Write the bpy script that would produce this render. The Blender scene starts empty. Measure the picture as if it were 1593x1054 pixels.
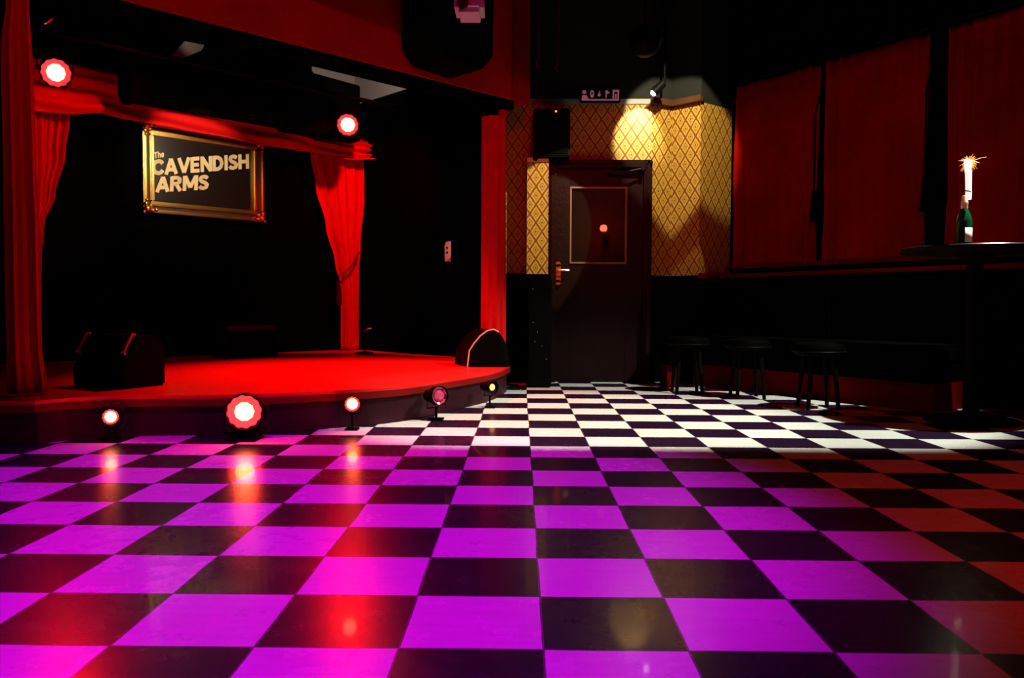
import bpy, bmesh, math, random
from mathutils import Vector, Matrix, Euler
random.seed(7)
C = bpy.context.scene.collection
PI = math.pi
# ------------------------------------------------------------------ camera
H = 0.72172
FPX = 1242.9
cam_d = bpy.data.cameras.new('camera')
cam = bpy.data.objects.new('camera', cam_d); C.objects.link(cam)
CAMR = Matrix.Rotation(0.0111, 3, 'Z') @ Matrix.Rotation(PI/2-0.0415, 3, 'X') @ Matrix.Rotation(0.0047, 3, 'Z')
cam.matrix_world = Matrix.Translation((0, 0, H)) @ CAMR.to_4x4()
cam_d.sensor_width = 36.0; cam_d.sensor_fit = 'HORIZONTAL'
cam_d.lens = 36.0*FPX/1593
cam_d.clip_start = 0.05; cam_d.clip_end = 60
bpy.context.scene.camera = cam
# ------------------------------------------------------------------ world, exposure
w = bpy.data.worlds.new('night_room'); bpy.context.scene.world = w; w.use_nodes = True
w.node_tree.nodes['Background'].inputs[0].default_value = (0, 0, 0, 1)
w.node_tree.nodes['Background'].inputs[1].default_value = 0
vs = bpy.context.scene.view_settings
vs.view_transform = 'Standard'; vs.look = 'None'; vs.exposure = 0; vs.gamma = 1; vs.use_curve_mapping = False
# ------------------------------------------------------------------ geometry frames
OR = Vector((0, 0, H))
def ray(x, y):
    return CAMR @ Vector((x-796.5, 527-y, -FPX))
def hit(x, y, p, n):
    d = ray(x, y); return OR + d*((p-OR).dot(n)/d.dot(n))
def atY(x, y, Y): return hit(x, y, Vector((0, Y, 0)), Vector((0, 1, 0)))
def atZ(x, y, z): return hit(x, y, Vector((0, 0, z)), Vector((0, 0, 1)))
R2 = math.sqrt(.5)
B0 = Vector((-.06, 6.90, 0)); EV = Vector((R2, R2, 0)); NV = Vector((-R2, R2, 0))
def S(e, n, z=0): return B0 + EV*e + NV*n + Vector((0, 0, z))
def onN(x, y, n):                      # pixel ray on the plane at stage depth n -> (e, z)
    p = hit(x, y, S(0, n), NV); return (p-B0).dot(EV), p.z
def onE(x, y, e):
    p = hit(x, y, S(e, 0), EV); return (p-B0).dot(NV), p.z
# ------------------------------------------------------------------ lights
def spot(name, loc, target, col, power, deg, blend=.3, size=.03):
    l = bpy.data.lights.new(name, 'SPOT'); l.color = col; l.energy = power
    l.spot_size = math.radians(deg); l.spot_blend = blend; l.shadow_soft_size = size
    o = bpy.data.objects.new(name, l); C.objects.link(o); o.location = loc
    o.rotation_euler = (Vector(target)-Vector(loc)).to_track_quat('-Z', 'Y').to_euler()
    return o
RED = (1, .0, .002)
PAR_R = Vector(S(-3.05+2.14, .72, 0)); 
spot('purple_wash', (-.75, 2.0, 3.55), (-.90, 2.6, 0), (.74, .0, 1.0), 530, 64, .45, .10)
spot('white_spot_bar', (3.42, 4.68, 3.60), (1.35, 5.60, 0), (.95, 1, .80), 1150, 54, .35, .03)
spot('white_spot_aisle', (.35, 4.68, 3.60), (.35, 5.10, 0), (1, .84, .60), 680, 50, .5, .03)
spot('stage_red_wash', S(-1.5, .60, 2.72), S(-1.5, .10, .2), RED, 540, 86, .8, .06)
spot('stage_red_curtain', S(-.9, .45, 2.95), S(.03, 2.6, 1.40), RED, 330, 52, .5, .05)
spot('stage_red_left', S(-2.3, .6, 2.95), S(-2.9, 2.6, 1.9), RED, 130, 36, .7, .05)
spot('house_red_beam', (.6, -.4, 3.3), (-1.7, 5.6, 2.7), RED, 170, 46, .8, .04)
spot('house_red_right', (.6, -.3, 3.3), (2.5, 7.3, 1.2), RED, 210, 36, .9, .04)
spot('house_red_door', (.6, 1.2, 3.2), (.85, 7.6, 1.95), RED, 200, 24, .6, .04)
spot('house_red_floor', (2.3, 1.6, 3.3), (2.4, 2.6, 0), (1, .012, .014), 105, 72, .9, .04)
spot('picture_light', S(-1.98, 1.5, 2.28), S(-1.70, 2.75, 1.98), (1, .88, .60), 55, 62, .5, .02)
# ------------------------------------------------------------------ materials
def mat(name, col, rough=.5, metal=0, emit=None, es=0, spec=.5, trans=0, bump=None, noise=None):
    m = bpy.data.materials.new(name); m.use_nodes = True
    nt = m.node_tree; b = nt.nodes['Principled BSDF']
    b.inputs['Base Color'].default_value = (*col, 1); b.inputs['Roughness'].default_value = rough
    b.inputs['Metallic'].default_value = metal; b.inputs['Specular IOR Level'].default_value = spec
    b.inputs['Transmission Weight'].default_value = trans
    if emit: b.inputs['Emission Color'].default_value = (*emit, 1); b.inputs['Emission Strength'].default_value = es
    if noise:                          # (scale, amount): slow colour variation of the material itself
        tc = nt.nodes.new('ShaderNodeTexCoord'); n = nt.nodes.new('ShaderNodeTexNoise'); n.inputs['Scale'].default_value = noise[0]
        n.inputs['Detail'].default_value = 5
        mx = nt.nodes.new('ShaderNodeMix'); mx.data_type = 'RGBA'
        mx.inputs[6].default_value = (*[c*(1-noise[1]) for c in col], 1); mx.inputs[7].default_value = (*[min(1, c*(1+noise[1])) for c in col], 1)
        nt.links.new(tc.outputs['Object'], n.inputs['Vector']); nt.links.new(n.outputs['Fac'], mx.inputs[0]); nt.links.new(mx.outputs[2], b.inputs['Base Color'])
    if bump:                           # (scale, strength)
        tc = nt.nodes.new('ShaderNodeTexCoord'); n = nt.nodes.new('ShaderNodeTexNoise'); n.inputs['Scale'].default_value = bump[0]
        n.inputs['Detail'].default_value = 4
        bp = nt.nodes.new('ShaderNodeBump'); bp.inputs['Strength'].default_value = bump[1]; bp.inputs['Distance'].default_value = .01
        nt.links.new(tc.outputs['Object'], n.inputs['Vector']); nt.links.new(n.outputs['Fac'], bp.inputs['Height']); nt.links.new(bp.outputs[0], b.inputs['Normal'])
    return m
M = {}
M['black'] = mat('black_paint', (.002, .002, .002), .7, spec=.02)
M['drape'] = mat('black_drape', (.0015, .0015, .0015), .95, spec=0)
M['ceiling'] = mat('black_ceiling', (.0015, .0015, .0015), .9, spec=0)
M['tolex'] = mat('black_speaker_shell', (.002, .002, .002), .5, spec=.06, bump=(180, .3))
M['grille'] = mat('speaker_grille', (.0015, .0015, .0015), .7, spec=.02, bump=(300, .6))
M['velvet'] = mat('red_velvet', (.62, .004, .004), .75, spec=.08, bump=(60, .15))
M['velvet_dark'] = mat('deep_red_velvet', (.22, .003, .002), .85, spec=.01, noise=(2.5, .65))
M['beam'] = mat('red_brown_beam', (.40, .004, .003), .7, spec=.03, noise=(1.6, .35))
M['deck'] = mat('painted_stage_deck', (.75, .006, .006), .38, spec=.35, bump=(22, .10))
M['nosing'] = mat('stage_nosing', (.16, .004, .004), .5, spec=.1)
M['riser'] = mat('stage_riser', (.030, .003, .010), .5, spec=.12, noise=(6, .4))
M['gold'] = mat('gilt', (.85, .50, .13), .33, 1, bump=(40, .2))
M['gold_dark'] = mat('gilt_shadow_groove', (.05, .02, .008), .6)
M['panel'] = mat('sign_panel', (.012, .005, .004), .33, spec=.6, bump=(9, .05))
M['letter'] = mat('cream_letters', (.88, .74, .40), .7, spec=.1)
M['brass'] = mat('brass', (.80, .42, .22), .28, 1)
M['chrome'] = mat('chrome', (.8, .8, .8), .15, 1)
M['plaster'] = mat('grey_plaster', (.016, .016, .015), .85, spec=0, noise=(5, .2))
M['white_wall'] = mat('white_plaster', (.30, .26, .23), .85, spec=0, noise=(4, .1))
M['wood'] = mat('dark_stained_wood', (.009, .003, .0035), .36, spec=.10, bump=(30, .3), noise=(12, .5))
M['beamwood'] = mat('brown_timber', (.06, .02, .008), .7, spec=.1, noise=(10, .5))
M['dado'] = mat('black_dado', (.001, .001, .001), .7, spec=0)
M['leather'] = mat('black_leather', (.001, .001, .001), .6, spec=.01)
M['kick'] = mat('red_kickboard', (.10, .002, .001), .7, spec=.03)
M['table'] = mat('black_table_top', (.006, .006, .006), .3, spec=.3)
M['iron'] = mat('black_iron', (.002, .002, .002), .5, spec=.04)
M['pale'] = mat('pale_grey_plastic', (.42, .34, .40), .5)
M['plate'] = mat('cream_switch_plate', (.85, .66, .58), .45)
M['rope'] = mat('dark_red_rope', (.16, .01, .01), .8)
M['tassel'] = mat('black_tassel', (.02, .008, .006), .8)
M['core'] = mat('lamp_core', (0, 0, 0), .5, emit=(1, .50, .13), es=8)
M['halo'] = mat('lamp_ring', (.5, .02, .03), .3, emit=(1, .035, .05), es=1.3)
M['dimlens'] = mat('unlit_pink_lens', (.65, .05, .16), .12, spec=1)
M['whitelamp'] = mat('white_lamp', (0, 0, 0), .5, emit=(1, .97, .9), es=20)
M['amber'] = mat('amber_core', (0, 0, 0), .5, emit=(1, .36, .09), es=3)
M['redlamp'] = mat('red_lamp_glow', (0, 0, 0), .5, emit=(1, .10, .05), es=9)
M['bottle'] = mat('green_bottle_glass', (.004, .075, .03), .08, spec=.9)
M['foil'] = mat('pale_foil', (.85, .62, .45), .35, .3)
M['label'] = mat('pale_label', (.80, .86, .66), .6)
M['flame'] = mat('sparkler_jet', (0, 0, 0), .5, emit=(1, .93, .78), es=5)
M['spark'] = mat('spark_orange', (0, 0, 0), .5, emit=(1, .30, .03), es=2.2)
M['signbox'] = mat('sign_black', (.004, .004, .004), .6, spec=.1)
M['picto'] = mat('pictogram_glow', (.1, .1, .1), .5, emit=(.42, .10, .17), es=.5)
M['stopper'] = mat('black_band', (.01, .02, .015), .4)
M['tubewhite'] = mat('sparkler_tube', (.8, .8, .7), .5, emit=(1, .95, .82), es=.9)
M['duct'] = mat('black_duct', (.002, .001, .001), .8, spec=.01)

def glass_mat():
    m = bpy.data.materials.new('door_glass'); m.use_nodes = True; nt = m.node_tree
    b = nt.nodes['Principled BSDF']; b.inputs['Roughness'].default_value = .04; b.inputs['Base Color'].default_value = (.01, .01, .01, 1)
    t = nt.nodes.new('ShaderNodeBsdfTransparent'); t.inputs[0].default_value = (.8, .8, .8, 1)
    mx = nt.nodes.new('ShaderNodeMixShader'); mx.inputs[0].default_value = .35
    nt.links.new(t.outputs[0], mx.inputs[1]); nt.links.new(b.outputs[0], mx.inputs[2]); nt.links.new(mx.outputs[0], nt.nodes['Material Output'].inputs[0])
    return m
M['glass'] = glass_mat()

T = 0.42280*H; X0 = 0.0704*H; Y0 = 2.2897*H
def floor_mat():
    m = bpy.data.materials.new('chequer_tiles'); m.use_nodes = True; nt = m.node_tree; N = nt.nodes; L = nt.links
    b = N['Principled BSDF']
    def mth(op, a, c=None, v=None):
        n = N.new('ShaderNodeMath'); n.operation = op
        if hasattr(a, 'is_linked'): L.new(a, n.inputs[0])
        else: n.inputs[0].default_value = a
        if c is not None:
            if hasattr(c, 'is_linked'): L.new(c, n.inputs[1])
            else: n.inputs[1].default_value = c
        return n.outputs[0]
    def mix(f, a, c):
        n = N.new('ShaderNodeMix'); n.data_type = 'RGBA'
        if hasattr(f, 'is_linked'): L.new(f, n.inputs[0])
        for i, v in ((6, a), (7, c)):
            if isinstance(v, tuple): n.inputs[i].default_value = (*v, 1)
            else: L.new(v, n.inputs[i])
        return n.outputs[2]
    tc = N.new('ShaderNodeTexCoord'); sp = N.new('ShaderNodeSeparateXYZ'); L.new(tc.outputs['Object'], sp.inputs[0])
    # hand-laid tiles: slightly wavy joints
    wn = N.new('ShaderNodeTexNoise'); wn.inputs['Scale'].default_value = 1.7; L.new(tc.outputs['Object'], wn.inputs['Vector'])
    wob = mth('MULTIPLY', mth('SUBTRACT', wn.outputs['Fac'], .5), .05)
    u = mth('ADD', mth('DIVIDE', mth('SUBTRACT', sp.outputs[0], X0), T), wob); v = mth('ADD', mth('DIVIDE', mth('SUBTRACT', sp.outputs[1], Y0), T), wob)
    fu = mth('FLOOR', u); fv = mth('FLOOR', v)
    par = mth('FLOORED_MODULO', mth('ADD', fu, fv), 2.0)       # 1 = white
    def edge(t):
        f = mth('FRACT', t); return mth('MINIMUM', f, mth('SUBTRACT', 1.0, f))
    ed = mth('MINIMUM', edge(u), edge(v))
    joint = mth('LESS_THAN', ed, .008)
    ns = N.new('ShaderNodeTexNoise'); ns.inputs['Scale'].default_value = 9; ns.inputs['Detail'].default_value = 8; ns.inputs['Roughness'].default_value = .7
    L.new(tc.outputs['Object'], ns.inputs['Vector'])
    mp = N.new('ShaderNodeMapping'); mp.inputs['Scale'].default_value = (2, 14, 1); L.new(tc.outputs['Object'], mp.inputs['Vector'])
    ns2 = N.new('ShaderNodeTexNoise'); ns2.inputs['Scale'].default_value = 3; ns2.inputs['Detail'].default_value = 8; L.new(mp.outputs[0], ns2.inputs['Vector'])
    wht = mix(ns2.outputs['Fac'], (.60, .60, .60), (.80, .80, .80))
    # per-tile tint
    wv = N.new('ShaderNodeTexWhiteNoise'); wv.noise_dimensions = '2D'
    cb = N.new('ShaderNodeCombineXYZ'); L.new(fu, cb.inputs[0]); L.new(fv, cb.inputs[1]); L.new(cb.outputs[0], wv.inputs['Vector'])
    blk = mix(ns.outputs['Fac'], (.008, .002, .010), (.018, .004, .030))
    col = mix(par, blk, wht)
    col = mix(joint, col, (.10, .09, .11))
    L.new(col, b.inputs['Base Color'])
    r = mth('ADD', mth('MULTIPLY', ns.outputs['Fac'], .14), mth('MULTIPLY', wv.outputs['Value'], .05))
    r = mth('ADD', r, .17)
    L.new(r, b.inputs['Roughness']); b.inputs['Specular IOR Level'].default_value = .38
    b.inputs['Coat Weight'].default_value = .18; b.inputs['Coat Roughness'].default_value = .05
    bp = N.new('ShaderNodeBump'); bp.inputs['Strength'].default_value = .25; bp.inputs['Distance'].default_value = .004
    hgt = mth('SUBTRACT', mth('MULTIPLY', ns.outputs['Fac'], .35), mth('MULTIPLY', joint, .8))
    L.new(hgt, bp.inputs['Height']); L.new(bp.outputs[0], b.inputs['Normal'])
    return m
M['floor'] = floor_mat()

def paper_mat():
    """gold wallpaper: brown lattice of lozenges, a small ringed diamond in each; runs along UV in metres"""
    m = bpy.data.materials.new('lozenge_wallpaper'); m.use_nodes = True; nt = m.node_tree; N = nt.nodes; L = nt.links
    b = N['Principled BSDF']
    def mth(op, a, c=None):
        n = N.new('ShaderNodeMath'); n.operation = op
        if hasattr(a, 'is_linked'): L.new(a, n.inputs[0])
        else: n.inputs[0].default_value = a
        if c is not None:
            if hasattr(c, 'is_linked'): L.new(c, n.inputs[1])
            else: n.inputs[1].default_value = c
        return n.outputs[0]
    uv = N.new('ShaderNodeUVMap'); sp = N.new('ShaderNodeSeparateXYZ'); L.new(uv.outputs[0], sp.inputs[0])
    nz = N.new('ShaderNodeTexNoise'); nz.inputs['Scale'].default_value = 60; L.new(uv.outputs[0], nz.inputs['Vector'])
    wob = mth('MULTIPLY', mth('SUBTRACT', nz.outputs['Fac'], .5), .12)
    a = mth('DIVIDE', sp.outputs[0], .112); c = mth('DIVIDE', sp.outputs[1], .165)
    p = mth('ADD', mth('ADD', a, c), wob); q = mth('ADD', mth('SUBTRACT', a, c), wob)
    def dist(t):                       # 0 at cell centre, 1 at lattice line
        return mth('MULTIPLY', mth('ABSOLUTE', mth('SUBTRACT', mth('FRACT', t), .5)), 2.0)
    d = mth('MAXIMUM', dist(p), dist(q))
    line = mth('GREATER_THAN', d, .84)
    ring = mth('MULTIPLY', mth('LESS_THAN', d, .48), mth('GREATER_THAN', d, .33))
    dot = mth('LESS_THAN', d, .14)
    def mix(f, x, y):
        n = N.new('ShaderNodeMix'); n.data_type = 'RGBA'; L.new(f, n.inputs[0])
        for i, v in ((6, x), (7, y)):
            if isinstance(v, tuple): n.inputs[i].default_value = (*v, 1)
            else: L.new(v, n.inputs[i])
        return n.outputs[2]
    col = mix(nz.outputs['Fac'], (.30, .18, .022), (.42, .28, .05))
    col = mix(line, col, (.14, .032, .004)); col = mix(ring, col, (.20, .075, .012)); col = mix(dot, col, (.05, .015, .004))
    L.new(col, b.inputs['Base Color']); b.inputs['Roughness'].default_value = .6; b.inputs['Specular IOR Level'].default_value = .2
    return m
M['paper'] = paper_mat()
# ------------------------------------------------------------------ mesh helpers
class MB:
    def __init__(s): s.bm = bmesh.new(); s.uv = None
    def box(s, c, d, m=None):
        r = bmesh.ops.create_cube(s.bm, size=1)['verts']
        M4 = Matrix.Translation(c) @ (m.to_4x4() if m else Matrix()) @ Matrix.Diagonal((*d, 1))
        bmesh.ops.transform(s.bm, matrix=M4, verts=r); return r
    def cyl(s, a, b, r1, r2=None, seg=24, caps=True):
        a, b = Vector(a), Vector(b); r2 = r1 if r2 is None else r2; d = b-a
        r = bmesh.ops.create_cone(s.bm, cap_ends=caps, segments=seg, radius1=max(r1, 1e-5), radius2=max(r2, 1e-5), depth=d.length)['verts']
        bmesh.ops.transform(s.bm, matrix=Matrix.Translation((a+b)/2) @ d.to_track_quat('Z', 'Y').to_matrix().to_4x4(), verts=r); return r
    def lathe(s, prof, m=Matrix(), seg=32):
        rings = []
        for r, z in prof:
            rings.append([s.bm.verts.new(m @ Vector((r*math.cos(2*PI*k/seg), r*math.sin(2*PI*k/seg), z))) for k in range(seg)])
        for i in range(len(rings)-1):
            for k in range(seg):
                s.bm.faces.new((rings[i][k], rings[i][(k+1) % seg], rings[i+1][(k+1) % seg], rings[i+1][k]))
        for rg, rev in ((rings[0], True), (rings[-1], False)):
            if prof[0 if rev else -1][0] > 1e-4: s.bm.faces.new(rg[::-1] if rev else rg)
    def prism(s, pts, z0, z1):
        lo = [s.bm.verts.new((p[0], p[1], z0)) for p in pts]; hi = [s.bm.verts.new((p[0], p[1], z1)) for p in pts]
        s.bm.faces.new(lo[::-1]); s.bm.faces.new(hi)
        for i in range(len(pts)):
            j = (i+1) % len(pts); s.bm.faces.new((lo[i], lo[j], hi[j], hi[i]))
    def extr(s, pts, off):             # closed polygon of 3-D points pushed along a vector
        lo = [s.bm.verts.new(p) for p in pts]; hi = [s.bm.verts.new(Vector(p)+off) for p in pts]
        s.bm.faces.new(lo[::-1]); s.bm.faces.new(hi)
        for i in range(len(pts)):
            j = (i+1) % len(pts); s.bm.faces.new((lo[i], lo[j], hi[j], hi[i]))
    def tube(s, pts, r, seg=8):
        pts = [Vector(p) for p in pts]; rings = []
        for i, p in enumerate(pts):
            d = (pts[min(i+1, len(pts)-1)]-pts[max(i-1, 0)]).normalized(); q = d.to_track_quat('Z', 'Y')
            rr = r[i] if isinstance(r, list) else r
            rings.append([s.bm.verts.new(p+q @ Vector((rr*math.cos(2*PI*k/seg), rr*math.sin(2*PI*k/seg), 0))) for k in range(seg)])
        for i in range(len(rings)-1):
            for k in range(seg): s.bm.faces.new((rings[i][k], rings[i][(k+1) % seg], rings[i+1][(k+1) % seg], rings[i+1][k]))
        s.bm.faces.new(rings[0][::-1]); s.bm.faces.new(rings[-1])
    def grid(s, f, nu, nv):
        g = [[s.bm.verts.new(f(i/nu, j/nv)) for j in range(nv+1)] for i in range(nu+1)]
        for i in range(nu):
            for j in range(nv): s.bm.faces.new((g[i][j], g[i+1][j], g[i+1][j+1], g[i][j+1]))
    def build(s, name, m, parent=None, smooth=False, bevel=0, solid=0):
        bmesh.ops.recalc_face_normals(s.bm, faces=s.bm.faces)
        if bevel: bmesh.ops.bevel(s.bm, geom=[e for e in s.bm.edges if e.calc_face_angle(0) > .6], offset=bevel, segments=2, affect='EDGES', clamp_overlap=True)
        me = bpy.data.meshes.new(name); s.bm.to_mesh(me); s.bm.free(); me.materials.append(m)
        if smooth:
            me.polygons.foreach_set('use_smooth', [True]*len(me.polygons))
            me.set_sharp_from_angle(angle=math.radians(40))
        o = bpy.data.objects.new(name, me); C.objects.link(o)
        if parent: o.parent = parent; o.matrix_parent_inverse = parent.matrix_world.inverted()
        if solid:
            md = o.modifiers.new('thickness', 'SOLIDIFY'); md.thickness = solid; md.offset = 0
        return o
def thing(name, label, cat, loc=(0, 0, 0), group=None, rz=0):
    o = bpy.data.objects.new(name, None); C.objects.link(o); o.location = loc; o.rotation_euler = (0, 0, rz)
    o.matrix_world = Matrix.Translation(loc) @ Matrix.Rotation(rz, 4, 'Z')
    o['label'] = label; o['category'] = cat
    if group: o['group'] = group
    return o
def tag(o, label, cat, group=None):
    o['label'] = label; o['category'] = cat
    if group: o['group'] = group
    return o
def struct(o): o['kind'] = 'structure'; return o
def frame3(zdir, up=(0, 0, 1)):
    return Vector(zdir).to_track_quat('Z', 'Y').to_matrix()
# ------------------------------------------------------------------ floor, ceiling
CE = 3.75
CM = 3.05                                # main-room ceiling
b = MB(); b.box((1, 4.5, -.05), (14, 17, .1)); struct(b.build('floor', M['floor']))
b = MB(); b.box((1, 4.5, CE+.05), (14, 17, .1)); struct(b.build('ceiling', M['ceiling']))
# ------------------------------------------------------------------ walls
YA = 7.60
ZP = 2.615                               # top of the wallpaper
ZD = 1.015                               # top of the dado
def atop(x, y=165): return hit(x, y, Vector((0, 0, ZP)), Vector((0, 0, 1)))
pB = Vector((atY(1013, 300, YA).x, YA)); pC = Vector((atY(1044, 300, 7.72).x, 7.72)); pD = Vector((atY(1089, 300, 7.50).x, 7.50)); pE = Vector((atY(1137, 300, 7.80).x, 7.80))
xL = atY(787, 300, YA).x
dx0, dx1 = atY(853, 300, YA).x, atY(1013, 300, YA).x
zdt = atY(930, 250, YA).z
def wall_piece(name, segs, m, th=.12, uv0=0.0):
    """segs: list of (x0,y0,x1,y1,z0,z1) panels facing the room, thick backwards; UV in metres"""
    bm = bmesh.new(); uvl = bm.loops.layers.uv.new('UVMap'); run = uv0
    for (x0, y0, x1, y1, z0, z1) in segs:
        d = Vector((x1-x0, y1-y0, 0)); ln = d.length; d.normalize(); nb = Vector((-d.y, d.x, 0))*th
        P = [Vector((x0, y0, z0)), Vector((x1, y1, z0)), Vector((x1, y1, z1)), Vector((x0, y0, z1))]
        Q = [p+nb for p in P]; f = [bm.verts.new(p) for p in P]; g = [bm.verts.new(p) for p in Q]
        F = [(f[0], f[1], f[2], f[3]), (g[1], g[0], g[3], g[2]), (f[0], f[3], g[3], g[0]), (f[1], g[1], g[2], f[2]), (f[3], f[2], g[2], g[3]), (f[0], g[0], g[1], f[1])]
        for ff in F:
            fc = bm.faces.new(ff)
            for lp in fc.loops:
                co = lp.vert.co; t = (co-P[0]).dot(d); lp[uvl].uv = (run+t+((co-P[0]).dot(nb.normalized())), co.z)
        run += ln
    me = bpy.data.meshes.new(name); bm.to_mesh(me); bm.free(); me.materials.append(m)
    o = bpy.data.objects.new(name, me); C.objects.link(o); return struct(o)
wall_piece('wall_back', [(xL, YA, dx0, YA, ZD, ZP), (dx0, YA, dx1, YA, zdt, ZP)], M['paper'])
wall_piece('wall_nook', [(pB.x, pB.y, pC.x, pC.y, ZD, ZP)], M['paper'], uv0=1.31)
wall_piece('wall_chimney', [(pC.x, pC.y, pD.x, pD.y, ZD, ZP)], M['paper'], uv0=1.53)
wall_piece('wall_chimney_side', [(pD.x, pD.y, pE.x, pE.y, ZD, ZP)], M['paper'], uv0=1.9)
wall_piece('wall_back_lower', [(xL, YA, dx0, YA, 0, ZD), (pB.x, pB.y, pC.x, pC.y, 0, ZD), (pC.x, pC.y, pD.x, pD.y, 0, ZD), (pD.x, pD.y, pE.x, pE.y, 0, ZD)], M['dado'])
wall_piece('wall_back_upper', [(xL, YA, pB.x, YA, ZP, CE), (pB.x, pB.y, pC.x, pC.y, ZP, CE), (pC.x, pC.y, pD.x, pD.y, ZP, CE), (pD.x, pD.y, pE.x, pE.y, ZP, CE)], M['plaster'])
# right wall
q0 = Vector((2.06, 8.12)); q1 = Vector((3.98, 4.90)); q2 = Vector((5.6, 4.3))
q0 = pE.copy()
def onR(x, y):
    d = (q1-q0).normalized(); n = Vector((-d.y, d.x, 0)); return hit(x, y, Vector((q0.x, q0.y, 0)), n)
dr = Vector((q1.x-q0.x, q1.y-q0.y, 0)).normalized(); nr = Vector((-dr.y, dr.x, 0))      # nr points out of the room
wall_piece('wall_right', [(q0.x, q0.y, q1.x, q1.y, 0, CE), (q1.x, q1.y, 4.6, -3, 0, CE)], M['dado'])
wall_piece('wall_left', [(-5.9, -3, -5.9, 7.0, 0, CE)], M['dado'])
wall_piece('wall_rear', [(4.7, -3.0, -5.9, -3.0, 0, CE)], M['dado'])
# picture rail trims (timber cornice above the wallpaper)
def railbar(name, P, z0, z1, dep, m):
    b = MB()
    for i in range(len(P)-1):
        a, c = P[i], P[i+1]; d = Vector((c.x-a.x, c.y-a.y, 0)); ang = math.atan2(d.y, d.x); n = Vector((d.y, -d.x, 0)).normalized()
        b.box(Vector(((a.x+c.x)/2, (a.y+c.y)/2, (z0+z1)/2))+n*dep/2, (d.length+dep*.8, dep, z1-z0), Matrix.Rotation(ang, 3, 'Z'))
    return struct(b.build(name, m, bevel=.004))
railbar('trim_1', [Vector((xL, YA)), Vector((dx1-.002, YA))], ZP, ZP+.05, .012, M['white_wall'])
railbar('trim_2', [pB, pC, pD], ZP-.004, ZP+.055, .06, M['beamwood'])
railbar('trim_3', [pD, pE], ZD-.03, ZD+.02, .035, M['kick'])
railbar('trim_4', [Vector((xL, YA)), Vector((dx0, YA))], ZD-.03, ZD+.012, .02, M['dado'])
# ------------------------------------------------------------------ door with glazed panel
door = bpy.data.objects.new('door_1', None); C.objects.link(door); door.location = ((dx0+dx1)/2, YA, 0); struct(door)
door.matrix_world = Matrix.Translation(door.location)
cw = .075
b = MB()
for xx in (dx0+cw/2, dx1-cw/2): b.box((xx, YA-.02, zdt/2), (cw, .09, zdt)); b.box((xx, YA-.075, zdt/2), (cw*.4, .03, zdt))
b.box(((dx0+dx1)/2, YA-.02, zdt-cw/2), (dx1-dx0, .09, cw)); b.box(((dx0+dx1)/2, YA-.075, zdt-cw*.35), (dx1-dx0, .03, cw*.4))
b.build('door_frame', M['wood'], door, bevel=.006)
gx0, gx1 = atY(888, 300, YA).x, atY(974, 300, YA).x; gz1 = atY(930, 292, YA).z; gz0 = 1.13
ix0, ix1 = dx0+cw, dx1-cw; iz1 = zdt-cw
b = MB(); yd = YA+.02
b.box(((ix0+gx0)/2, yd, iz1/2), (gx0-ix0, .045, iz1)); b.box(((gx1+ix1)/2, yd, iz1/2), (ix1-gx1, .045, iz1))
b.box(((gx0+gx1)/2, yd, (gz1+iz1)/2), (gx1-gx0, .045, iz1-gz1)); b.box(((gx0+gx1)/2, yd, gz0/2), (gx1-gx0, .045, gz0))
leaf = b.build('door_leaf', M['wood'], door, bevel=.003)
b = MB(); t = .016
b.box(((gx0+gx1)/2, yd-.028, gz1), (gx1-gx0+t, .02, t)); b.box(((gx0+gx1)/2, yd-.028, gz0), (gx1-gx0+t, .02, t))
for xx in (gx0, gx1): b.box((xx, yd-.028, (gz0+gz1)/2), (t, .02, gz1-gz0))
bead = b.build('glazing_bead', mat('pale_bead', (.16, .11, .08), .3, spec=.6), door, bevel=.003)  # bead paler than the door wood
b = MB(); b.box(((gx0+gx1)/2, yd, (gz0+gz1)/2), (gx1-gx0, .006, gz1-gz0)); b.build('door_pane', M['glass'], leaf)
hc = atY(868, 425, YA-.03)
b = MB()
b.box(hc, (.052, .008, .17)); b.cyl(hc+Vector((0, .004, .085)), hc+Vector((0, -.004, .085)), .026); b.cyl(hc+Vector((0, .004, -.085)), hc+Vector((0, -.004, -.085)), .026)
hp = b.build('handle_plate', M['brass'], door, smooth=True)
b = MB(); b.cyl(hc+Vector((0, 0, .03)), hc+Vector((0, -.05, .03)), .009); b.tube([hc+Vector((0, -.05, .03)), hc+Vector((.05, -.055, .03)), hc+Vector((.10, -.045, .027))], .009)
b.build('door_handle', M['brass'], hp, smooth=True)
ca, cb2 = atY(950, 266, YA-.1), atY(1000, 262, YA-.1)
b = MB(); b.box(atY(985, 257, YA-.075), (.24, .05, .04)); b.tube([ca, atY(975, 267, YA-.13), cb2], .011); b.cyl(ca+Vector((0, -.02, 0)), ca+Vector((0, .02, 0)), .018); b.cyl(cb2+Vector((0, -.02, .0)), cb2+Vector((0, .03, 0)), .02)
b.build('door_closer', M['wood'], door, smooth=True)
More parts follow.
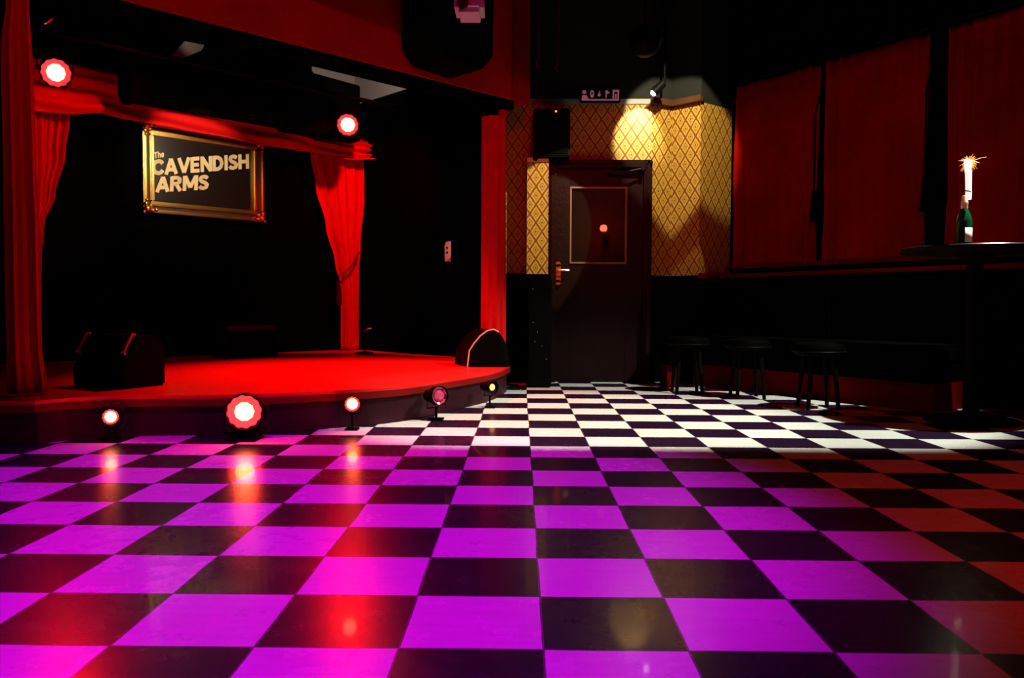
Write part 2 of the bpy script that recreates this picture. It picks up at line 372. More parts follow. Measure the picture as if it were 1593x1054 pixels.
# lobby seen through the door glass
b = MB(); b.box((.8, YA+1.5, 1.6), (3.2, .08, 3.2)); struct(b.build('wall_lobby', mat('lobby_red_wall', (.45, .06, .03), .8)))
pl = atY(939, 355, YA+1.2)
lamp = thing('wall_lamp', 'small glowing red lamp seen through the door glass', 'lamp', pl)
b = MB(); b.lathe([(.0, -.035), (.03, -.03), (.042, 0), (.03, .032), (0, .04)], Matrix.Translation(pl)); b.build('bulb', M['redlamp'], lamp, smooth=True)
b = MB(); b.box(pl+Vector((.03, 0, -.085)), (.10, .09, .03)); b.cyl(pl+Vector((0, 0, -.035)), pl+Vector((0, 0, -.08)), .02); b.build('lamp_base', mat('lamp_base_red', (.5, .05, .03), .3), lamp)
b = MB(); b.box(pl+Vector((.04, .15, -.085)), (.05, .25, .02)); b.build('bracket', M['iron'], lamp)
spot('lobby_lamp', (.9, YA+.5, 2.6), (.95, YA+1.45, 1.85), (1, .25, .06), 5, 60, .8)
# ------------------------------------------------------------------ stage shell (45 degrees)
NB = 2.75; ES = .20; ZW = 2.945
def sbox(b, e0, e1, n0, n1, z0, z1):
    b.box(S((e0+e1)/2, (n0+n1)/2, (z0+z1)/2), (e1-e0, n1-n0, z1-z0), Matrix.Rotation(PI/4, 3, 'Z'))
b = MB(); sbox(b, -6.2, ES+.1, NB, NB+.1, 0, ZW); struct(b.build('wall_stage_back', M['drape']))
b = MB(); sbox(b, -6.2, -.62, NB, NB+.1, ZW, CE); struct(b.build('wall_stage_back_upper_unlit', M['drape']))  # black stands for the unlit stretch of the pale upper wall
b = MB(); sbox(b, -.62, ES+.1, NB, NB+.1, ZW, CE); struct(b.build('wall_stage_back_upper', M['white_wall']))
b = MB(); sbox(b, ES, ES+.1, .5, NB, 0, ZW); struct(b.build('wall_stage_side', M['drape']))
b = MB(); sbox(b, ES, ES+.1, .5, NB, ZW, CE); struct(b.build('wall_stage_side_upper', M['white_wall']))
# header beam across the stage opening
b = MB(); sbox(b, -7.0, -.035, 0, .16, 2.47, CE); beam = struct(b.build('trim_5', M['beam'], bevel=.006))
b = MB(); sbox(b, -7.0, 0, .012, .148, 2.40, 2.47); struct(b.build('trim_6', M['drape']))
b = MB(); sbox(b, -.03, .17, -.02, .2, 2.47, CE); struct(b.build('trim_7', M['velvet_dark'], bevel=.01))
# unseen soffit, added to cut the white lamps' near edge on the floor
b = MB(); b.box((1.2, 4.53, (CE+2.88)/2), (6.4, .05, CE-2.88)); struct(b.build('trim_8', M['ceiling']))
# ------------------------------------------------------------------ stage
front = [(60, 690), (133, 681), (236, 677), (320, 677), (400, 675), (502, 667), (549, 663.6), (588, 660), (636, 654), (683, 643), (740, 630), (756, 626), (776, 618), (788, 609)]
fp = [atZ(x, y, 0) for x, y in front]; fp = [(p.x, p.y) for p in fp]
def smoothpts(P, it=2):
    for _ in range(it):
        Q = [P[0]]
        for i in range(len(P)-1):
            a, c = P[i], P[i+1]; Q += [(.75*a[0]+.25*c[0], .75*a[1]+.25*c[1]), (.25*a[0]+.75*c[0], .25*a[1]+.75*c[1])]
        Q.append(P[-1]); P = Q
    return P
fp = smoothpts(fp)
# the stage edge is smooth: fit through the measured points, centre well behind
cx, cy = S(-1.9, 1.4).x, S(-1.9, 1.4).y
def offs(P, o): return [(p[0]+(p[0]-cx)/math.hypot(p[0]-cx, p[1]-cy)*o, p[1]+(p[1]-cy)/math.hypot(p[0]-cx, p[1]-cy)*o) for p in P]
back = [S(ES-.02, .3), S(ES-.02, NB-.02), S(-5.2, NB-.02), S(-4.5, .2)]
back = [(p.x, p.y) for p in back]
stage = thing('stage', 'low curved corner stage with a glossy red deck', 'stage', S(-1.9, 1.0, 0))
b = MB(); b.prism(fp+back, .002, .165); b.build('riser', M['riser'], stage)
b = MB(); b.prism(offs(fp, .03)+back, .166, .205); b.build('nosing', M['nosing'], stage)
b = MB(); b.prism(offs(fp, .025)+back, .2055, .225); b.build('deck', M['deck'], stage)
ZS = .2255
# ------------------------------------------------------------------ curtains
def curtain_mesh(L, Rr, z0, z1, n, folds, amp, nu=90, nv=50, ph=0):
    """L(z), Rr(z): left/right edge in e; hangs in the plane at stage depth n"""
    b = MB()
    def f(u, v):
        z = z0+(z1-z0)*v; l, r = L(z), Rr(z); wdt = r-l
        ph2 = 2*PI*folds*u+ph+.35*math.sin(3*z)
        a = amp*min(1, wdt/.25)*(.7+.3*math.sin(7*u+ph))
        return S(l+wdt*u+.3*a*math.sin(2*ph2), n+a*math.sin(ph2)+.35*a*math.sin(2.3*ph2+1), z)
    b.grid(f, nu, nv); return b
def interp(P):
    P = sorted(P)
    def f(z):
        if z <= P[0][0]: return P[0][1]
        for (a, x), (c, y) in zip(P, P[1:]):
            if z <= c:
                t = (z-a)/(c-a); t = t*t*(3-2*t); return x+(y-x)*t
        return P[-1][1]
    return f
def edge_on(pts, n):                     # pixel edge -> (z, e) pairs on the plane n
    return interp([(onN(x, y, n)[1], onN(x, y, n)[0]) for x, y in pts])
NI = 2.6
# right inner curtain, tied back
L = edge_on([(484, 240), (492, 290), (507, 350), (522, 410), (529, 440), (531, 480), (531, 545)], NI)
R = edge_on([(572, 240), (568, 300), (560, 380), (557, 430), (557, 480), (557, 545)], NI)
c1 = thing('stage_curtain', 'red velvet curtain tied back right of the framed sign', 'curtain', S(L(1), NI, ZS), 'tied back curtains at the rear of the stage')
curtain_mesh(L, R, ZS+.01, 2.42, NI, 5, .035).build('drape', M['velvet'], c1, True, solid=.006)
pa, pb = onN(557, 392, NI-.07), onN(529, 428, NI-.07); 
b = MB(); b.tube([S(pa[0]+(pb[0]-pa[0])*t, NI-.085-.02*math.sin(PI*t), pa[1]+(pb[1]-pa[1])*t-.03*math.sin(PI*t)) for t in [i/10 for i in range(11)]], .011); rope = b.build('tieback', M['rope'], c1, True)
e, z = onN(527, 432, NI-.07)
b = MB(); b.cyl(S(e, NI-.07, z+.03), S(e, NI-.07, z-.03), .006); b.lathe([(.012, 0), (.022, -.02), (.016, -.04), (.026, -.09), (.034, -.27), (.0, -.275)], Matrix.Translation(S(e, NI-.07, z-.02)), 16); tas = b.build('tassel', M['tassel'], c1, True)
b = MB(); b.cyl(S(e, NI-.07, z-.055), S(e, NI-.07, z-.068), .021, seg=16); b.build('tassel_band', M['brass'], tas, True)
# left inner curtain
L = edge_on([(42, 175), (50, 300), (56, 350), (58, 545)], NI)
R = edge_on([(108, 178), (100, 240), (85, 300), (68, 350), (64, 400), (63, 545)], NI)
c2 = thing('stage_curtain', 'red curtain gathered under the left end of the stage valance', 'curtain', S(R(1), NI, ZS), 'tied back curtains at the rear of the stage')
curtain_mesh(L, R, ZS+.01, 2.42, NI, 5, .05, ph=1).build('drape', M['velvet'], c2, True, solid=.006)
# valance
top = edge_on([(52, 100)], NI)
va = thing('valance', 'draped red fabric valance across the rear of the stage', 'valance', S(-3, NI-.08, 2.35))
el, er = onN(48, 150, NI-.1)[0], onN(576, 240, NI-.1)[0]
botP = [onN(x, y, NI-.1) for x, y in [(48, 172), (105, 177), (150, 176), (190, 187), (250, 198), (330, 212), (400, 226), (450, 232), (500, 238), (540, 248), (576, 250)]]
topP = [onN(x, y, NI-.1) for x, y in [(48, 92), (105, 100), (190, 115), (230, 112), (300, 125), (400, 158), (450, 168), (490, 196), (530, 203), (560, 214), (576, 222)]]
fb, ft = interp(botP), interp(topP)
def vf(u, v):
    e = el+(er-el)*u; z0, z1 = fb(e), ft(e); sag = .03*math.sin(PI*((u*3) % 1))
    z = z0+(z1-z0)*v - sag*(1-v)*.4
    fold = .035*math.sin(v*9+5*math.sin(u*PI*1.0+.4)) + .014*math.sin(v*23+11*u) + .02*math.sin(22*u+2*v)*(1-v)
    k = min(1, max(0, (u-.78)/.08)); fold += k*.03*math.sin(v*26-7*u*3)
    return S(e, NI-.11+fold-.05*(1-v), z)
b = MB(); b.grid(vf, 160, 40); b.build('swag', M['velvet'], va, True, solid=.006)
# right front drape around the post
NF = .05
pr = S(0, .1)
rf = thing('post_drape', 'straight red drape hanging at the right front post of the stage', 'curtain', (pr.x, pr.y, ZS))
def col_drape(xl, xr, yt, yb, Y, folds, amp, phase=0, taper=0):
    b = MB(); A = atY(xl, yt, Y); Bp = atY(xr, yt, Y); zt = A.z; zb = ZS+.005
    def f(u, v):
        z = zb+(zt-zb)*v; ww = 1-taper*v*.1
        x = A.x+(Bp.x-A.x)*u; th = 2*PI*folds*u+phase
        return Vector((x+.25*amp*math.sin(2*th), Y+amp*math.sin(th)+.01*math.sin(3*z+u*5), z))
    b.grid(f, 48, 30); return b
b = MB(); P = []
for k in range(48):                     # folded fabric wrapped round a post: closed fluted column
    P.append(k/48*2*PI)
def flute(b, cx_, cy_, rx, ry, z0, z1, n=10, a=.008, rz=0, lean=0):
    seg = 96; rings = []
    for j in range(24):
        z = z0+(z1-z0)*j/23; rg = []
        for k in range(seg):
            t = 2*PI*k/seg; rr = 1+a*math.sin(n*t+.6*math.sin(2*z))/rx; x, y = rx*rr*math.cos(t), ry*rr*math.sin(t)
            x *= 1+lean*(1-j/23)
            rg.append(b.bm.verts.new((cx_+x*math.cos(rz)-y*math.sin(rz), cy_+x*math.sin(rz)+y*math.cos(rz), z)))
        rings.append(rg)
    for i in range(23):
        for k in range(seg): b.bm.faces.new((rings[i][k], rings[i][(k+1) % seg], rings[i+1][(k+1) % seg], rings[i+1][k]))
    b.bm.faces.new(rings[0][::-1]); b.bm.faces.new(rings[-1])
pc = atY(768, 300, 6.98)
zt = atY(768, 182, 6.98).z
b = MB(); flute(b, pc.x, pc.y, .098, .07, ZS+.005, zt, 9, .009, 0, .06); b.build('drape', M['velvet'], rf, True)
b = MB(); b.lathe([(0, -.05), (.03, -.045), (.045, 0), (.035, .05), (.05, .06), (.05, .08), (0, .085)], Matrix.Translation((pc.x+.08, pc.y-.03, zt+.03)), 20); b.build('finial', M['beam'], rf, True)
# left front curtain
lf = thing('front_curtain', 'long dim red curtain hanging at the left front corner of the stage', 'curtain', S(-3.75, .02, ZS))
L = edge_on([(12, 0), (5, 60), (5, 120), (8, 250), (12, 450), (16, 605)], .0)
R = edge_on([(46, 0), (52, 100), (57, 250), (64, 400), (68, 540), (76, 600)], .0)
b = curtain_mesh(L, R, ZS+.01, CE-.02, .0, 3, .045, 80, 60, 2); b.build('drape', M['velvet'], lf, True, solid=.006)
# ------------------------------------------------------------------ framed sign on the back wall
NP = NB-.03
c = [onN(x, y, NP) for x, y in [(218, 188), (406, 222), (406, 347), (219, 328)]]
e0, e1 = (c[0][0]+c[3][0])/2, (c[1][0]+c[2][0])/2; z1 = (c[0][1]+c[1][1])/2; z0 = (c[2][1]+c[3][1])/2
pic = thing('framed_sign', 'gilt framed sign lettered THE CAVENDISH ARMS on the black stage wall', 'sign', S((e0+e1)/2, NP, z0))
def frame_ring(name, ins, wd, n0, n1, m, bev):
    b = MB(); a0, a1, c0, c1_ = e0+ins, e1-ins, z0+ins, z1-ins
    sbox(b, a0, a1, n0, n1, c1_-wd, c1_); sbox(b, a0, a1, n0, n1, c0, c0+wd)
    sbox(b, a0, a0+wd, n0, n1, c0+wd, c1_-wd); sbox(b, a1-wd, a1, n0, n1, c0+wd, c1_-wd)
    return b.build(name, m, pic, bevel=bev)
frame_ring('outer_moulding', 0, .030, NP-.075, NP+.01, M['gold'], .009)
frame_ring('groove', .028, .042, NP-.035, NP+.01, M['gold_dark'], 0)
frame_ring('inner_moulding', .066, .038, NP-.06, NP+.01, M['gold'], .01)
for ee, zz in ((e0, z0), (e0, z1), (e1, z0), (e1, z1)):
    sx = 1 if ee == e0 else -1; sz = 1 if zz == z0 else -1
    b = MB()
    for k, (da, db, r) in enumerate([(.03, .03, .034), (.075, .018, .022), (.018, .075, .022), (.11, .026, .016), (.026, .11, .016), (.06, .06, .02), (0.0, .0, .018)]):
        r_ = bmesh.ops.create_icosphere(b.bm, subdivisions=2, radius=r)['verts']
        bmesh.ops.transform(b.bm, matrix=Matrix.Translation(S(ee+sx*da, NP-.075, zz+sz*db)), verts=r_)
    b.build('corner_ornament', M['gold'], pic, True)
b = MB(); sbox(b, e0+.09, e1-.09, NP-.02, NP, z0+.09, z1-.09); b.build('sign_panel', M['panel'], pic)
GL = {   # heavy grotesque capitals as strokes on a unit-high body: (width, [polylines])
 'C': (.86, [[(.76, .70), (.66, .83), (.50, .88), (.30, .84), (.16, .70), (.12, .50), (.16, .30), (.30, .16), (.50, .12), (.66, .17), (.76, .30)]]),
 'A': (.92, [[(.10, 0), (.46, .98)], [(.46, .98), (.82, 0)], [(.24, .30), (.68, .30)]]),
 'V': (.88, [[(.08, 1), (.44, .04)], [(.44, .04), (.80, 1)]]),
 'E': (.72, [[(.13, 0), (.13, 1)], [(.13, .11), (.66, .11)], [(.13, .50), (.62, .50)], [(.13, .89), (.66, .89)]]),
 'N': (.88, [[(.13, 0), (.13, 1)], [(.15, .92), (.73, .08)], [(.75, 0), (.75, 1)]]),
 'D': (.86, [[(.13, 0), (.13, 1)], [(.13, .89), (.42, .88), (.62, .76), (.72, .50), (.62, .24), (.42, .12), (.13, .11)]]),
 'I': (.32, [[(.16, 0), (.16, 1)]]),
 'S': (.76, [[(.64, .76), (.54, .86), (.38, .89), (.20, .84), (.14, .70), (.24, .57), (.50, .46), (.63, .33), (.58, .18), (.38, .11), (.20, .14), (.10, .26)]]),
 'H': (.86, [[(.13, 0), (.13, 1)], [(.73, 0), (.73, 1)], [(.13, .50), (.73, .50)]]),
 'R': (.84, [[(.13, 0), (.13, 1)], [(.13, .89), (.48, .89), (.64, .80), (.64, .60), (.48, .50), (.13, .50)], [(.42, .48), (.72, 0)]]),
 'M': (1.06, [[(.13, 0), (.13, 1)], [(.16, .96), (.53, .20)], [(.53, .20), (.90, .96)], [(.93, 0), (.93, 1)]]),
 'T': (.74, [[(.02, .89), (.72, .89)], [(.37, 0), (.37, .98)]]),
 'h': (.62, [[(.12, 0), (.12, 1)], [(.12, .50), (.26, .64), (.42, .62), (.50, .48), (.50, 0)]]),
 'e': (.64, [[(.12, .34), (.52, .34), (.50, .54), (.34, .64), (.17, .56), (.10, .34), (.17, .14), (.34, .07), (.52, .16)]]),
}
def text(name, s, pl, pr_, hpx_top, parent, m, bold=.124, gap=.02):
    """lettering laid on the sign plane between two measured baseline ends; height to hpx_top"""
    a, c_ = onN(*pl, NP-.03), onN(*pr_, NP-.03); tp = onN(*hpx_top, NP-.03)
    tot = sum(GL[ch][0] for ch in s)+gap*(len(s)-1)
    U = Vector((c_[0]-a[0], c_[1]-a[1]))/tot; V = Vector((tp[0]-a[0], tp[1]-a[1]))
    b = MB(); x = 0; k = 0
    def put(poly):
        nonlocal k; k += 1
        d = .022+.00015*(k % 5)
        b.extr([S(a[0]+U.x*px+V.x*py, NP-d, a[1]+U.y*px+V.y*py) for px, py in poly], -NV*.005)
    for ch in s:
        wd, st = GL[ch]
        for pl_ in st:
            for (p, q) in zip(pl_, pl_[1:]):
                dx, dy = q[0]-p[0], q[1]-p[1]; l = math.hypot(dx, dy); nx, ny = -dy/l*bold, dx/l*bold
                put([(x+p[0]+nx, p[1]+ny), (x+p[0]-nx, p[1]-ny), (x+q[0]-nx, q[1]-ny), (x+q[0]+nx, q[1]+ny)])
            for p in pl_[1:-1]:
                put([(x+p[0]+bold*math.cos(2*PI*i/12), p[1]+bold*math.sin(2*PI*i/12)) for i in range(12)])
        x += wd+gap
    return b.build(name, m, parent)
text('lettering_the', 'The', (240, 246.5), (256, 244), (239.5, 236.5), pic, M['letter'], .10)
text('lettering_cavendish', 'CAVENDISH', (236.5, 273), (388, 262), (236, 248), pic, M['letter'])
text('lettering_arms', 'ARMS', (242, 299), (325, 294.5), (243, 275), pic, M['letter'])
# ------------------------------------------------------------------ par cans
def aimM(d, loc): return Matrix.Translation(loc) @ Vector(d).to_track_quat('Z', 'Y').to_matrix().to_4x4()
def par_can(loc, d, r, label, group, core, ring, corer=.55, foot=False, name='par_can', yoke_up=True):
    loc = Vector(loc); d = Vector(d).normalized(); t = thing(name, label, 'stage light', loc, group); m = aimM(d, loc)
    b = MB(); b.lathe([(r*.45, -2.3*r), (r*.7, -2.2*r), (r*.8, -1.0*r), (r*1.02, -.75*r), (r*1.05, .28*r), (r*.97, .28*r), (r*.95, -.08*r)], m, 32); can = b.build('can', M['tolex'], t, True)
    # scalloped gel ring
    b = MB(); seg = 48; rr = []
    for k in range(seg):
        a = 2*PI*k/seg; ro = r*(.93+.035*math.sin(12*a)); rr.append((b.bm.verts.new(m @ Vector((ro*math.cos(a), ro*math.sin(a), .05*r))), b.bm.verts.new(m @ Vector((r*corer*math.cos(a), r*corer*math.sin(a), -.05*r)))))
    for k in range(seg): b.bm.faces.new((rr[k][0], rr[(k+1) % seg][0], rr[(k+1) % seg][1], rr[k][1]))
    b.build('gel_ring', ring, can, True)
    b = MB(); rc = r*corer*.98; prof = [(rc, -.04*r), (rc*.9, .06*r), (rc*.6, .13*r), (0, .16*r)]; b.lathe(prof, m, 10); b.build('lens', core, can)
    b = MB()
    side = d.cross(Vector((0, 0, 1))).normalized(); up = 1 if yoke_up else -1
    pts = [loc-d*r*.6-side*r*1.1, loc-d*r*.6-side*r*1.15+Vector((0, 0, up*r*1.3)), loc-d*r*.6+side*r*1.15+Vector((0, 0, up*r*1.3)), loc-d*r*.6+side*r*1.1]
    b.tube(pts, r*.08, 6); b.build('yoke', M['iron'], t)
    return t
g1 = 'red lamps hanging over the stage'
NPAR = 1.75
eR, zR = onN(541, 194, NPAR); eL, zL = onN(87, 113, NPAR)
dirR = Vector((.15, -1, -.30)); dirL = Vector((.55, -.8, -.32))
par_can(S(eR, NPAR, zR), dirR, .105, 'lit red par lamp above the right stage curtain', g1, M['core'], M['halo'], .66)
par_can(S(eL, NPAR, zL), dirL, .105, 'lit red par lamp in front of the left end of the valance', g1, M['core'], M['halo'], .62)
e3, z3 = onN(75, 32, 1.2)
par_can(S(e3, 1.2, z3), (.6, .3, -.8), .07, 'small dark par lamp high above the left stage lamp', g1, mat('dim_red_lens', (.7, .02, .02), .2, emit=(1, .02, .02), es=.10), M['tolex'], .6)
spot('par_red_right', S(eR, NPAR, zR)+dirR.normalized()*.06, S(eR, NPAR, zR)+dirR*3, RED, 110, 60, .9, .05)
spot('par_red_left', S(eL, NPAR, zL)+dirL.normalized()*.06, S(eL, NPAR, zL)+dirL*3, RED, 80, 60, .9, .05)
# lighting bar carrying them
b = MB(); b.cyl(S(-4.6, NPAR-.05, zR+.25), S(ES-.02, NPAR-.05, zR+.25), .022, seg=16); tag(b.build('lighting_bar', M['iron'], None, True), 'black lighting bar carrying the red lamps above the stage', 'bar')
# footlights fixed to the stage riser
g2 = 'footlights along the stage front'
def foot(x, y, r, d, label, core, ring, corer, push=0):
    push = 2.35*r+.03
    # find where the ray meets the riser line, then stand just in front of it
    best = None
    for i in range(len(fp)-1):
        a, c_ = Vector((*fp[i], 0)), Vector((*fp[i+1], 0)); dd = c_-a; n = Vector((dd.y, -dd.x, 0)).normalized()
        p = hit(x, y, a, n); s_ = (p-a).dot(dd)/dd.length_squared
        if -.02 <= s_ <= 1.02 and 0 < p.z < .4: best = (p, n); break
    p, n = best
    q = hit(x, y, p+n*push, n)
    t = par_can(q, d if d else n, r, label, g2, core, ring, corer, name='footlight', yoke_up=False)
    b = MB(); dd = Vector(d if d else n).normalized()
    b.box((q.x-dd.x*r*.6, q.y-dd.y*r*.6, .006), (r*1.6, r*1.6, .01)); b.cyl((q.x-dd.x*r*.6, q.y-dd.y*r*.6, .01), (q.x-dd.x*r*.6, q.y-dd.y*r*.6, max(.012, q.z-r*1.25)), r*.15)
    b.build('foot_plate', M['iron'], t)
    return q
qa = foot(380, 640, .092, (.27, -1, .0), 'largest lit red footlight with scalloped ring at the stage front', M['core'], M['halo'], .56)
qb = foot(172, 648, .042, (.35, -1, 0), 'leftmost small lit red footlight at the stage front', M['core'], M['halo'], .72)
qc = foot(548, 628, .045, (.25, -1, 0), 'small lit red footlight below the middle of the stage', M['core'], M['halo'], .72)
qd = foot(683, 615, .058, (.75, -1, .1), 'unlit pink glass footlight near the right of the stage', M['dimlens'], M['dimlens'], .7)
qe = foot(766, 602, .045, (.9, -1, 0), 'small amber footlight at the right tip of the stage', M['amber'], M['tolex'], .55)
def glow(name, p, e, r=.03, col=(1, .02, .01)):
    l = bpy.data.lights.new(name, 'POINT'); l.color = col; l.energy = e; l.shadow_soft_size = r
    o = bpy.data.objects.new(name, l); C.objects.link(o); o.location = p
glow('foot_glow_a', qa+Vector((.05, -.12, .0)), 4.5, .05); glow('foot_glow_b', qb+Vector((.02, -.07, .0)), .8, .03); glow('foot_glow_c', qc+Vector((.02, -.07, .0)), 1.0, .03)
# ------------------------------------------------------------------ monitors
def wedge(loc, rz, w, d, h, label, name='monitor_speaker', handles=False, piping=False):
    t = thing(name, label, 'speaker', loc, 'floor monitors on the stage', rz)
    mw = Matrix.Translation(loc) @ Matrix.Rotation(rz, 4, 'Z')
    prof = [(-d/2, 0), (d/2, 0), (d/2, h*.35), (d*.12, h), (-d*.30, h), (-d/2, h*.8)]   # local y (front +), z
    b = MB(); b.extr([mw @ Vector((-w/2, -y, z)) for y, z in prof], mw.to_3x3() @ Vector((w, 0, 0))); b.build('cabinet', M['tolex'], t, bevel=.012)
    a = Vector((0, -d/2, h*.35)); c_ = Vector((0, -d*.12, h)); nn = Vector((0, -(c_.z-a.z), (c_.y-a.y)*1.0)).normalized()
    if nn.z < 0: nn = -nn
    b = MB(); o = nn*.006
    b.extr([mw @ (Vector((sx*w*.44, p.y, p.z))+nn*.002) for sx, p in ((-1, a.lerp(c_, .07)), (1, a.lerp(c_, .07)), (1, a.lerp(c_, .93)), (-1, a.lerp(c_, .93)))], mw.to_3x3() @ (nn*.012)); b.build('grille', M['grille'], t)
    if handles:
        for sx in (-1, 1):
            b = MB(); p0, p1 = a.lerp(c_, .42)+nn*.012, a.lerp(c_, .98)+nn*.012
            x = sx*w*.46
            b.tube([mw @ (Vector((x, 0, 0))+p0), mw @ (Vector((x, 0, 0))+p0+nn*.02), mw @ (Vector((x, 0, 0))+p1+nn*.02), mw @ (Vector((x, 0, 0))+p1)], .011, 8)
            b.build('handle', mat('purple_tint_handle', (.85, .45, .85), .38, 1), t, True)  # purple light put into the handles' metal colour
    return t
pw = atZ(158, 606, ZS)
wedge((pw.x-.02, pw.y+.25, ZS), -.42, .42, .32, .31, 'black floor monitor with two handles tinted for purple light at left of the stage', handles=True)
# right wedge with rounded arched side
pw2 = hit(752, 560, Vector((0, 0, ZS)), Vector((0, 0, 1)))
Yw = 6.45
t = thing('monitor_speaker', 'black arched floor monitor with a pale strip as its lit edge beside the right post', 'speaker', (atY(752, 560, Yw).x, Yw, ZS), 'floor monitors on the stage')
arc = [atY(x, y, Yw) for x, y in [(727, 556), (730, 545), (737, 534), (747, 522), (758, 514), (768, 512), (776, 516), (784, 527), (790, 540), (793, 562)]]
arc = [Vector((p.x, p.y, max(p.z, ZS+.002))) for p in arc]; arc[0].z = arc[-1].z = ZS+.002
b = MB(); b.extr(arc, Vector((-.13, .30, 0))); b.build('cabinet', M['tolex'], t, bevel=.004)
b = MB(); b.tube([p+Vector((0, -.004, 0)) for p in arc[0:7]], .006, 8); b.build('lit_edge_strip', mat('lit_edge_tint', (.9, .5, .42), .3, spec=.8), t, True)  # pale strip added for the light along the cabinet edge
b = MB(); b.extr([Vector((p.x*.0+sum(q.x for q in arc)/10+(p.x-sum(q.x for q in arc)/10)*.8, p.y-.008, ZS+.02+(p.z-ZS)*.8)) for p in arc], Vector((0, .007, 0))); b.build('grille', M['grille'], t)
# amplifier and drum shape on the stage rear
pa_ = S(onN(383, 530, 2.2)[0], 2.2, ZS)
am = thing('amplifier', 'dark combo amplifier standing below the framed sign', 'amplifier', pa_, None, PI/4)
b = MB(); sbox(b, *(lambda e: (e-.27, e+.27))((pa_-B0).dot(EV)), 2.08, 2.32, ZS+.005, ZS+.33); b.build('cabinet', M['tolex'], am, bevel=.012)
ee = (pa_-B0).dot(EV)
b = MB(); sbox(b, ee-.24, ee+.24, 2.072, 2.08, ZS+.03, ZS+.24); b.build('grille', M['grille'], am)
b = MB(); sbox(b, ee-.24, ee+.24, 2.073, 2.08, ZS+.26, ZS+.30)
b.build('control_panel', M['riser'], am)
# socket box right of the inner curtain
n_, z_ = onE(697, 391, ES-.005)
b = MB(); 
sw = thing('switch_plate', 'narrow cream switch plate on the black wall at right of the stage', 'switch', S(ES, n_, z_))
b = MB(); sbox(b, ES-.012, ES-.001, n_-.045, n_+.045, z_-.10, z_+.10); b.build('plate', M['plate'], sw, bevel=.003)
for k in (-.01, .035): 
    b = MB(); b.cyl(S(ES-.011, n_, z_+k), S(ES-.024, n_, z_+k), .010, seg=12); b.build('switch_knob', M['riser'], sw)
spot('switch_plate_fill', S(-1.0, .4, 2.2), S(ES, n_, z_), (1, .72, .62), 30, 5.5, .4, .01)  # added narrow lamp that brightens only the switch plate
# microphone head glint beside curtain
e_, z_ = onN(566, 516, 2.0)
ms = thing('microphone_stand', 'small folded microphone stand behind the right stage curtain', 'stand', S(e_, 2.0, ZS))
b = MB(); b.cyl(S(e_, 2.0, ZS+.02), S(e_, 2.0, z_), .008, seg=10); b.build('pole', M['iron'], ms)
b = MB(); b.lathe([(.09, 0), (.09, .012), (.02, .022), (0, .022)], Matrix.Translation(S(e_, 2.0, ZS+.002)), 24); b.build('base', M['iron'], ms, True)
b = MB(); b.tube([S(e_, 2.0, z_), S(e_+.03, 1.98, z_+.035), S(e_+.07, 1.97, z_+.04)], .010); b.build('clip', M['chrome'], ms, True)
# ------------------------------------------------------------------ things overhead
# black duct in front of the valance
ND = 2.08
a_, c_ = onN(197, 131, ND), onN(440, 175, ND); zd = (a_[1]+c_[1])/2
b = MB()
b.cyl(S(a_[0], ND, zd), S(c_[0], ND, zd), .150, seg=40)
b.cyl(S(a_[0]-.02, ND, zd), S(a_[0]+.03, ND, zd), .168, seg=40)
tag(b.build('air_duct', M['duct'], None, True, bevel=.006), 'black round duct hanging in front of the stage valance', 'duct')
(eA, zA), (eB, zB), (eC, zC) = onN(447, 200, 2.1), onN(561, 133, 2.1), onN(487, 200, 2.1)
b = MB(); b.extr([S(eA, 2.1, zA), S(eB, 2.1, zA), S(eB, 2.1, zB), S(eC, 2.1, zB+.02), S(eC-.05, 2.1, CE-.01), S(eA, 2.1, CE-.01)], NV*.2)
tag(b.build('hanging_box', M['duct'], None, bevel=.012), 'black equipment box hanging left of the right stage lamp', 'box')
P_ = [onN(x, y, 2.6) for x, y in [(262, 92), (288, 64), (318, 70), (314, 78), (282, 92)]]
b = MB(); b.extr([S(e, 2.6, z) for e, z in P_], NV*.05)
tag(b.build('lit_patch', M['white_wall'], None), 'pale slanted patch standing in for lit wall under the header beam', 'panel')  # added board standing in for a patch of lit wall
# loudspeaker on the header beam
e_, z_ = onN(699, 60, -.25)
sp_ = thing('hanging_speaker', 'black loudspeaker hanging in front of the header beam', 'speaker', S(e_, -.2, z_))
ea, za = onN(657, 88, -.3); eb, zb = onN(752, 88, -.3)
b = MB(); b.extr([S(ea-.01, -.42, CE-.05), S(ea, -.42, za+.12), S(ea+.09, -.42, za+.0), S(eb-.12, -.42, za-.02), S(eb, -.42, za+.10), S(eb+.02, -.42, CE-.05)], NV*.38); b.build('cabinet', M['grille'], sp_, bevel=.015)
pj = atY(729, 8, 4.85)
prj = thing('projector', 'pale plastic projector mounted at the ceiling above the dance floor', 'projector', pj)
b = MB(); b.box(pj+Vector((0, .12, .03)), (.178, .24, .12)); b.build('housing', M['pale'], prj, bevel=.028)
b = MB(); b.cyl(pj+Vector((-.035, .0, .01)), pj+Vector((-.035, -.02, .01)), .035, seg=24); b.build('lens', mat('dark_red_lens', (.05, .004, .006), .15, spec=1), prj, True)
b = MB(); b.cyl(pj+Vector((0, .12, .09)), (pj.x, pj.y+.12, CE), .018, seg=12); b.build('ceiling_mount', M['iron'], prj)
